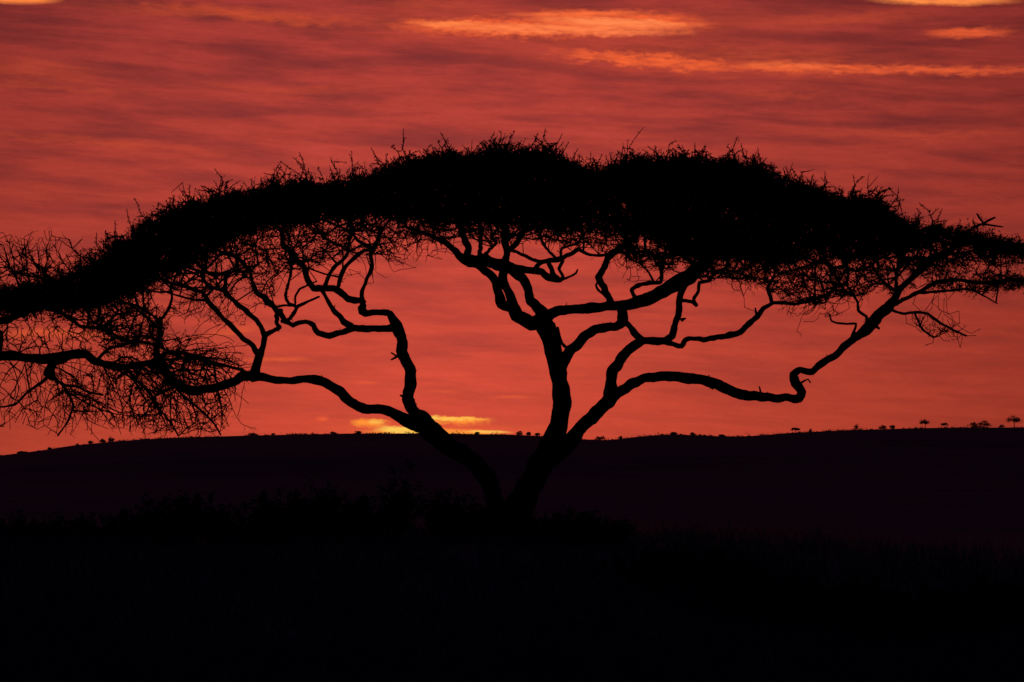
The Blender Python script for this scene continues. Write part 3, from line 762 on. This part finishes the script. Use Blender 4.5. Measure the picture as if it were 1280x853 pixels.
# ------------------------------------------------------------------ the neighbouring tree on the left
LY = -5.0
L2 = [
 ('limb', LY, LY, .30, [(-330, 600, 34), (-290, 540, 24), (-230, 490, 19), (-150, 462, 16), (-80, 452, 14), (-30, 447, 12.5), (0, 446, 12), (27, 446.5, 11), (52, 449, 13), (74, 448, 15), (91, 442.5, 12), (109, 444, 11), (120, 453, 9), (138, 457.5, 8.5), (159, 458.5, 9), (178, 455, 8), (195, 452, 6)]),
 ('limb', LY, LY + 1.5, .35, [(-300, 556, 24), (-250, 500, 18), (-170, 455, 15), (-100, 430, 13), (-40, 412, 11), (0, 402, 10), (32, 390, 9), (70, 370, 8), (105, 350, 6), (130, 335, 4)]),
 ('limb', LY, LY - 1.5, .35, [(-310, 575, 22), (-330, 500, 18), (-380, 440, 14), (-450, 400, 11), (-540, 375, 7)]),
 ('limb', LY, LY + 3, .5, [(-312, 575, 20), (-280, 490, 15), (-240, 430, 12), (-190, 385, 9), (-130, 350, 6)]),
 ('branch', LY, LY - .3, .2, [(66, 450, 10), (63, 460, 11), (62, 467, 13), (66, 473, 8)]),
 ('branch', LY - .3, LY - 1.5, .1, [(62, 470, 5), (48, 481, 4), (34, 491, 3), (19, 506, 3), (0, 509, 2.5), (-20, 512, 2)]),
 ('branch', LY - .3, LY - .6, .1, [(66, 472, 5), (79, 481, 4), (96, 483, 3.5), (109, 490, 3), (128, 494, 2.5)]),
 ('branch', LY - .2, LY + .8, .1, [(78, 481, 4), (87, 494, 3), (92, 508, 3), (84, 528, 2.5), (72, 545, 2)]),
 ('branch', LY, LY + .6, .2, [(157, 460, 5), (168, 474, 4), (187, 490, 3.5), (199, 512, 3), (212, 526, 2.5), (223, 545, 2)]),
 ('branch', LY, LY - .6, .2, [(185, 455, 5), (208, 468, 4), (226, 492, 3.5), (250, 512, 3), (268, 530, 2.5), (276, 544, 2)]),
 ('branch', LY, LY + .8, .1, [(190, 452, 7), (212, 440, 5), (235, 443, 5), (262, 452, 4.5), (285, 458, 4), (305, 464, 3)]),
 ('branch', LY, LY + .3, .2, [(120, 452, 5), (136, 436, 4), (155, 432, 4), (178, 420, 3.5), (205, 426, 3)]),
 ('branch', LY + .6, LY - .6, .1, [(50, 382, 6), (78, 392, 5), (100, 408, 4.5), (128, 412, 4), (160, 426, 4), (190, 430, 3.5), (225, 445, 2.5)]),
]
troot = at(-345, 668, LY)
tree2 = tag(empty('acacia_tree.001', (troot[0], LY, gz(troot[0], LY))),
            'dark acacia reaching in at the left edge with drooping bare twigs below its limb', 'tree')
W2 = Wood()
V, F = tube_of(('trunk', LY, LY, 2, [(-350, 690, 66), (-346, 655, 50), (-336, 610, 42), (-322, 575, 34), (-306, 552, 26)]), 8.8)
link_mesh('trunk', V, F, BARK, tree2, smooth=True)
build_wood(L2, tree2, W2)
def pp(poly, n, kind, y0, y1):
    p = poly_points(poly, n, y0, y1); return p, [kind] * n
P2, K2 = [], []
for poly, n, kind, y0, y1 in [
    ([(-60, 366), (20, 360), (70, 350), (118, 330), (170, 335), (190, 350), (165, 368), (120, 384), (60, 386), (10, 394), (-60, 398)], 900, 1, LY - 2.5, LY + 4),
    ([(-30, 335), (60, 326), (118, 314), (200, 345), (190, 385), (120, 400), (60, 398), (-30, 408)], 520, 0, LY - 2, LY + 3),
    ([(-30, 310), (30, 298), (80, 300), (122, 316), (122, 335), (60, 345), (-30, 350)], 190, 3, LY - 1.5, LY + 2),
    ([(-560, 350), (-330, 290), (-120, 300), (-40, 330), (-60, 400), (-250, 400), (-520, 400)], 1500, 1, LY - 4, LY + 4),
    ([(110, 385), (190, 372), (215, 395), (200, 430), (150, 430), (115, 410)], 150, 0, LY - 1.2, LY + 1.5),
]:
    a, b = pp(poly, n, kind, y0, y1); P2 += a; K2 += b
W2.grow(world(P2), K2, bf=.25, jit=.22, k=12, maxd=5)
# drooping thin curved twigs radiating out of the low limb
limbpx = [(62, 470), (66, 472), (110, 450), (140, 457), (157, 460), (160, 460), (178, 456), (190, 454), (197, 450), (205, 460), (228, 486), (92, 484), (30, 447), (5, 447), (235, 443), (262, 452)]
ends = []
DROOP = [(0, 520, 20), (30, 540, 26), (80, 540, 30), (130, 535, 32), (180, 540, 32), (225, 542, 30), (262, 535, 28), (280, 505, 26), (300, 485, 22)]
limbnodes = [W2.P[i] for i in range(len(W2.P))]
kdl = kdtree.KDTree(len(W2.P))
for i_, p_ in enumerate(W2.P): kdl.insert(p_, i_)
kdl.balance()
for k in range(150):
    sx_, sy_ = limbpx[int(rng.integers(0, len(limbpx)))]
    sx_ += rng.normal() * 17; sy_ += rng.normal() * 6
    for _ in range(40):
        ex, ey, sp = DROOP[int(rng.integers(0, len(DROOP)))]
        ex += rng.normal() * sp; ey += -abs(rng.normal()) * 26 + 6
        if -45 < ex - sx_ < 105 and ey > sy_ + 18: break
    else: continue
    st = kdl.find(at(sx_, sy_, LY))[1]
    e_ = np.array(at(ex, ey, LY + rng.normal() * .8))
    W2.shoot(st, e_, (rng.normal() * .10 + (.08 if ex > sx_ else -.08), rng.normal() * .08, .07 + rng.normal() * .09), rng.uniform(.02, .07))
for k in range(75):
    sx_, sy_ = [(197, 450), (212, 440), (235, 443), (262, 452), (160, 428), (190, 452), (130, 412), (105, 408)][int(rng.integers(0, 8))]
    st = kdl.find(at(sx_ + rng.normal() * 8, sy_, LY))[1]
    e_ = np.array(at(min(sx_ + rng.uniform(10, 95), 325), sy_ + rng.normal() * 20, LY + rng.normal() * .6))
    W2.shoot(st, e_, (rng.normal() * .07, rng.normal() * .06, .03 + rng.normal() * .10), rng.uniform(.02, .07))
P3 = []
for poly, n, y0, y1 in [
    ([(100, 400), (190, 400), (240, 420), (300, 440), (318, 468), (280, 478), (230, 470), (180, 462), (110, 445)], 380, LY - 1.0, LY + 1.0),
    ([(150, 455), (230, 460), (300, 478), (285, 510), (285, 535), (240, 545), (200, 540), (160, 520)], 560, LY - 1.0, LY + 1.0),
    ([(60, 470), (160, 460), (200, 545), (150, 540), (90, 520), (60, 500)], 330, LY - 1.0, LY + 1.0),
    ([(-30, 455), (60, 455), (90, 480), (100, 525), (60, 545), (20, 530), (-30, 540)], 130, LY - 1.0, LY + 1.0),
    ([(130, 425), (200, 430), (250, 440), (262, 480), (200, 492), (140, 475)], 420, LY - 1.6, LY + 1.2),
    ([(-30, 405), (60, 398), (120, 405), (110, 440), (60, 445), (-30, 442)], 230, LY - 1.2, LY + 1.2),
    ([(80, 380), (190, 380), (210, 430), (120, 440)], 300, LY - 1.2, LY + 1.2),
]:
    P3 += poly_points(poly, n, y0, y1)
W2.grow(world(P3), [3] * len(P3), bf=.35, jit=.2, step=.11, sag=-.2, k=16, maxd=.9)
P4 = poly_points([(-30, 296), (25, 290), (60, 285), (100, 298), (128, 308), (120, 330), (60, 340), (-30, 340)], 120, LY - 1.5, LY + 1.5)
W2.grow(world(P4), [3] * len(P4), bf=.5, jit=.22, step=.16, sag=-.2, k=14, maxd=2.6)
make_crown(W2, tree2, .0056)

# ------------------------------------------------------------------ trees along the far ridge
def ridge_point(px, py_off=0.0):
    x, y, z = at(px, 545, RD)
    return x, RD, ridge_z(x)
PXR = PXM * (RD + DIST) / DIST        # metres per photo pixel on the ridge
def far_tree(px, h, w, kind, label, dens=1.0):
    x, y, z = ridge_point(px)
    r = tag(empty('ridge_tree', (x, y, z - .15)), label, 'tree', 'trees along the far ridge')
    H, R = h * PXR, w * PXR * .5
    lean = rng.uniform(-.12, .12) * H
    top = np.array([x + lean, y, z + H])
    parts = []
    if kind == 'umbrella':
        cz0, cz1 = .48, 1.0; tr = .035 * H + .05; split = .45
    elif kind == 'round':
        cz0, cz1 = .08, 1.0; tr = .04 * H + .05; split = .3
    else:
        cz0, cz1 = .05, 1.0; tr = .05; split = .15
    b0 = np.array([x, y, z - .3]); b1 = np.array([x + lean * .3, y, z + H * split])
    A, B, RA, RB = [b0], [b1], [tr], [tr * .75]
    tips = []
    for k in range(7):
        a = rng.uniform(0, 6.28)
        q = np.array([x + lean + math.cos(a) * R * .7, y + math.sin(a) * R * .7, z + H * rng.uniform(cz0, .85)])
        m_ = (b1 + q) / 2 + rng.normal(size=3) * H * .03
        A += [b1, m_]; B += [m_, q]; RA += [tr * .6, tr * .4]; RB += [tr * .4, tr * .2]; tips.append(q)
    V, F = prisms(A, B, RA, RB, 5)
    link_mesh('trunk', V, F, BARK, r, smooth=True)
    # crown of leaf clumps
    nclump = int((26 if kind != 'spiky' else 14) * dens * (1 + max(0, w - 10) * .08))
    L_ = []
    for k in range(nclump):
        a = rng.uniform(0, 6.28); q = math.sqrt(rng.random())
        cx, cy = math.cos(a) * q, math.sin(a) * q
        lo = H * cz0; hi = H * (cz1 - (1 - cz0) * .45 * q * q)
        if kind == 'umbrella': lo = H * (cz0 + .12 * (1 - q))
        if kind == 'spiky': cx *= (1 - rng.random() * .6); hi = H * (1 - .7 * abs(cx))
        c = np.array([x + lean + cx * R * .88, y + cy * R * .88, z + rng.uniform(lo, max(hi - .15, lo + .1))])
        L_.append(c + rng.normal(size=(26, 3)) * np.array([R * .15, R * .15, H * .06]))
    V, F = leaves(np.vstack(L_), .34, aspect=.7)
    tag(link_mesh('crown', V, F, FARLEAF, r), kind='stuff')
    return r
FAR = [
 (1268, 15, 19, 'umbrella', 'tallest flat-topped tree on the ridge at the far right edge'),
 (1230, 9, 17, 'round', 'broad rounded tree on the ridge just left of the tallest one'),
 (1216, 8, 12, 'round', 'rounded ridge tree touching the left side of a broader one, far right'),
 (1252, 4, 10, 'spiky', 'low bush on the ridge at the foot of the tallest far tree'),
 (1180, 6.5, 9, 'umbrella', 'short flat-topped ridge tree second from the left of the thin umbrella pair'),
 (1157, 10.5, 13, 'umbrella', 'thin isolated umbrella tree with clear trunk on the right ridge'),
 (1115, 5.5, 8, 'round', 'small round ridge bush right beside a wider low bush, right of centre ridge'),
 (1104, 5.5, 11, 'round', 'wider low bush on the right ridge left of a small round one'),
 (1070, 8, 9, 'spiky', 'spiky pointed bush standing alone on the right ridge'),
 (1013, 4.5, 6, 'spiky', 'tiny spiky bush on the ridge below the kinked end of the long right limb'),
 (994, 6.5, 12, 'umbrella', 'low wide leaning bush on the ridge right under the kink of the long limb'),
 (902, 4, 9, 'round', 'faint low bush on the ridge dip below the long right limb'),
 (866, 5, 9, 'round', 'small bush on the ridge below the arch of the long right limb'),
 (842, 4, 12, 'round', 'low dark mound of scrub on the ridge just right of the main trunk side'),
 (775, 6, 8, 'spiky', 'wispy bare bush on the ridge second right of the right stem'),
 (751, 7, 15, 'round', 'wide low bush on the ridge nearest the right stem of the big tree'),
 (672, 6, 8, 'round', 'rightmost small round tree of the ridge cluster between the two trunk stems'),
 (661, 6, 9, 'round', 'middle round tree of the ridge cluster between the two trunk stems'),
 (650, 7, 11, 'round', 'leftmost round tree of the ridge cluster between the two trunk stems'),
 (596, 4, 8, 'round', 'small dark bush on the ridge against the right of the bright sunset glow'),
 (447, 5, 11, 'round', 'low bush on the ridge at the left end of the bright sunset glow'),
 (416, 4, 9, 'round', 'low round bush on the ridge left of the sunset glow'),
 (315, 5, 15, 'round', 'low wide bush on the ridge right of the drooping twigs'),
 (342, 4, 8, 'spiky', 'tiny bush on the ridge right of the low wide one by the drooping twigs'),
 (139, 8, 9, 'round', 'tallest little ridge tree showing under the drooping twigs'),
 (129, 6, 9, 'round', 'round ridge bush left beside the tallest little tree under the twigs'),
 (113, 6, 8, 'round', 'dark round bush on the left ridge slope below the drooping twigs'),
 (97, 4, 7, 'spiky', 'tiny spiky bush on the left slope, below the longest hanging twig'),
 (63, 6, 9, 'round', 'round bush on the left ridge slope right of two leaning ones'),
 (49, 5, 8, 'round', 'small bush on the left ridge slope right beside the leaning bush'),
 (29, 7, 17, 'umbrella', 'wide leaning flat bush lowest on the left ridge slope'),
 (3, 5, 10, 'round', 'low bush on the ridge at the extreme left edge'),
]
for a in FAR: far_tree(*(a if a[0] > 980 else (a[0], a[1] * .8, a[2] * .85) + a[3:]))

# low scrub that fringes the skyline and dots the hillside
L_ = []
for k in range(900):
    px = rng.uniform(-150, 1430)
    if mnoise.noise(Vector((px * .022, 0, 2))) < rng.uniform(-.35, .3): continue
    x, y, z = ridge_point(px)
    y += rng.uniform(-14, 4)
    s = abs(rng.normal()) * .45 + .22
    c = np.array([x, y, hill_z(x, y) + s * .25])
    L_.append(c + rng.normal(size=(16, 3)) * np.array([s * 1.1, s, s * .42]))
V, F = leaves(np.vstack(L_), .5, aspect=.6)
tag(link_mesh('ridge_scrub', V, F, FARLEAF), 'low dark scrub fringing the skyline of the hill', 'scrub', kind='stuff')
# ------------------------------------------------------------------ foreground thicket
def shrub(name, px, y, top_py, wpx, style, label, group):
    x = at(px, 600, y)[0]
    g = gz(x, y)
    topz = at(px, top_py, y)[2]
    H = max(.5, topz - g); R = wpx * PXM * .5 * (y + DIST) / DIST
    r = tag(empty(name, (x, y, g)), label, 'shrub', group)
    base = np.array([x, y, g - .05])
    ns = 34 if style == 'bush' else 22
    A, B, RA, RB, L_ = [], [], [], [], []
    for k in range(ns):
        a = rng.uniform(0, 6.28); q = rng.uniform(.05, 1)
        hh = H * (rng.uniform(.55, 1.0) if style == 'bush' else rng.uniform(.6, 1.05)) * (1 - .35 * q * q)
        foot = base + np.array([math.cos(a) * q * R * .35, math.sin(a) * q * R * .35, 0])
        end = foot + np.array([math.cos(a) * q * R * .75, math.sin(a) * q * R * .75, hh])
        p = foot
        for s in range(1, 6):
            t = s / 5
            n_ = foot + (end - foot) * t + np.array([math.cos(a), math.sin(a), 0]) * R * .1 * t * t + rng.normal(size=3) * .03
            A.append(p); B.append(n_); RA.append(.012 * (1.1 - t + .2)); RB.append(.012 * (1.1 - t))
            if s > 1:
                for j in range(3):
                    tip = n_ + unit(rng.normal(size=3) * .6 + np.array([0, 0, .7])) * rng.uniform(.08, .24)
                    A.append(n_); B.append(tip); RA.append(.005); RB.append(.003)
                    tt = rng.random((7 if style == 'bush' else 5, 1))
                    L_.append(n_ + (tip - n_) * tt + rng.normal(size=(len(tt), 3)) * .03)
            p = n_
    V, F = prisms(A, B, RA, RB, 4)
    tag(link_mesh('stems', V, F, TWIG, r), kind='stuff')
    V, F = leaves(np.vstack(L_), .085, aspect=.4)
    tag(link_mesh('foliage', V, F, SHRUBL, r), kind='stuff')
SH = [
 (40, -6, 655, 170, 'bush', 'broad low shrub at the left edge in front of the hill'),
 (150, -9, 640, 160, 'bush', 'wide dark shrub left in the thicket below the drooping twigs'),
 (235, -7, 618, 120, 'bush', 'taller shrub of the thicket under the lowest tips of the drooping twigs'),
 (315, -10, 628, 150, 'bush', 'dense rounded shrub between the drooping twigs and the spiky shrubs'),
 (402, -6, 598, 70, 'spiky', 'narrow spiky shrub rising over the thicket left of the trunk'),
 (360, -4, 612, 100, 'bush', 'bushy shrub beside the narrow spiky one in the left thicket'),
 (450, -8, 615, 110, 'bush', 'rounded shrub between the two spiky shrubs left of the trunk'),
 (496, -5, 590, 80, 'spiky', 'tallest spiky shrub of the thicket nearest the left stem'),
 (555, -7, 616, 110, 'bush', 'leafy shrub under the bend of the left trunk stem'),
 (610, -6, 642, 110, 'bush', 'shrub hiding the foot of the big acacia'),
 (680, -7, 662, 110, 'bush', 'low shrub just right of the trunk foot'),
 (745, -10, 676, 110, 'bush', 'low shrub between the trunk foot and the bare forked shrub'),
 (850, -22, 735, 220, 'bush', 'low shrub on the slope right of the bare forked shrub'),
 (985, -26, 765, 240, 'bush', 'shrub low in the right half of the foreground'),
 (1130, -28, 772, 260, 'bush', 'shrub near the lower right of the foreground'),
 (1260, -26, 752, 230, 'bush', 'shrub at the right edge of the foreground'),
]
for px, y, tp, w_, st, lb in SH:
    shrub('shrub', px, y, tp, w_, st, lb, 'shrubs of the dark foreground thicket')
# bare forked shrub
x0, y0, z0 = at(797, 705, -8); g = gz(x0, y0)
fs = tag(empty('forked_shrub', (x0, y0, g)), 'bare forked shrub standing alone right of the trunk foot', 'shrub')
rows = []
for pts_ in ([(797, 740), (796, 712), (793, 695), (791, 676)], [(796, 715), (803, 700), (812, 688), (828, 672)], [(793, 697), (784, 686), (781, 678)], [(812, 688), (815, 678), (813, 670)]):
    C = catmull([(*at(a, b, y0), .022 * (1 - i * .2)) for i, (a, b) in enumerate(pts_)], .05)
    rows.append(tube(C, 6, .15, len(rows)))
V, F = merge(rows); link_mesh('stems', V, F, BARK, fs, smooth=True)

# grass and low herbs over the near ground
n = 44000
gy = -DIST + 9 + rng.random(n) * 52
gx = rng.uniform(-1, 1, n) * (gy + DIST) * .42
_k = (gy < np.clip(2 - gx * 2.6, -16, 4) + rng.normal(size=n) * 5) & (rng.random(n) < np.clip((8 - gy) / 45, .12, 1)); gx, gy = gx[_k], gy[_k]; n = len(gx)
gxz = np.array([gz(a, b) for a, b in zip(gx, gy)])
rootp = np.stack([gx, gy, gxz - .02], axis=1)
A, B, RA, RB = [], [], [], []
for k in range(4):
    d = unit(rng.normal(size=(n, 3)) * .35 + np.array([0, 0, 1.0]))
    l = rng.uniform(.10, .38, n)
    r0 = rootp + rng.normal(size=(n, 3)) * np.array([.06, .06, 0])
    A.append(r0); B.append(r0 + d * l[:, None]); RA.append(np.full(n, .006)); RB.append(np.full(n, .0015))
V, F = prisms(np.vstack(A), np.vstack(B), np.concatenate(RA), np.concatenate(RB), 3)
tag(link_mesh('grass', V, F, GRASS), 'dark rough grass covering the ground below the tree', 'grass', kind='stuff')
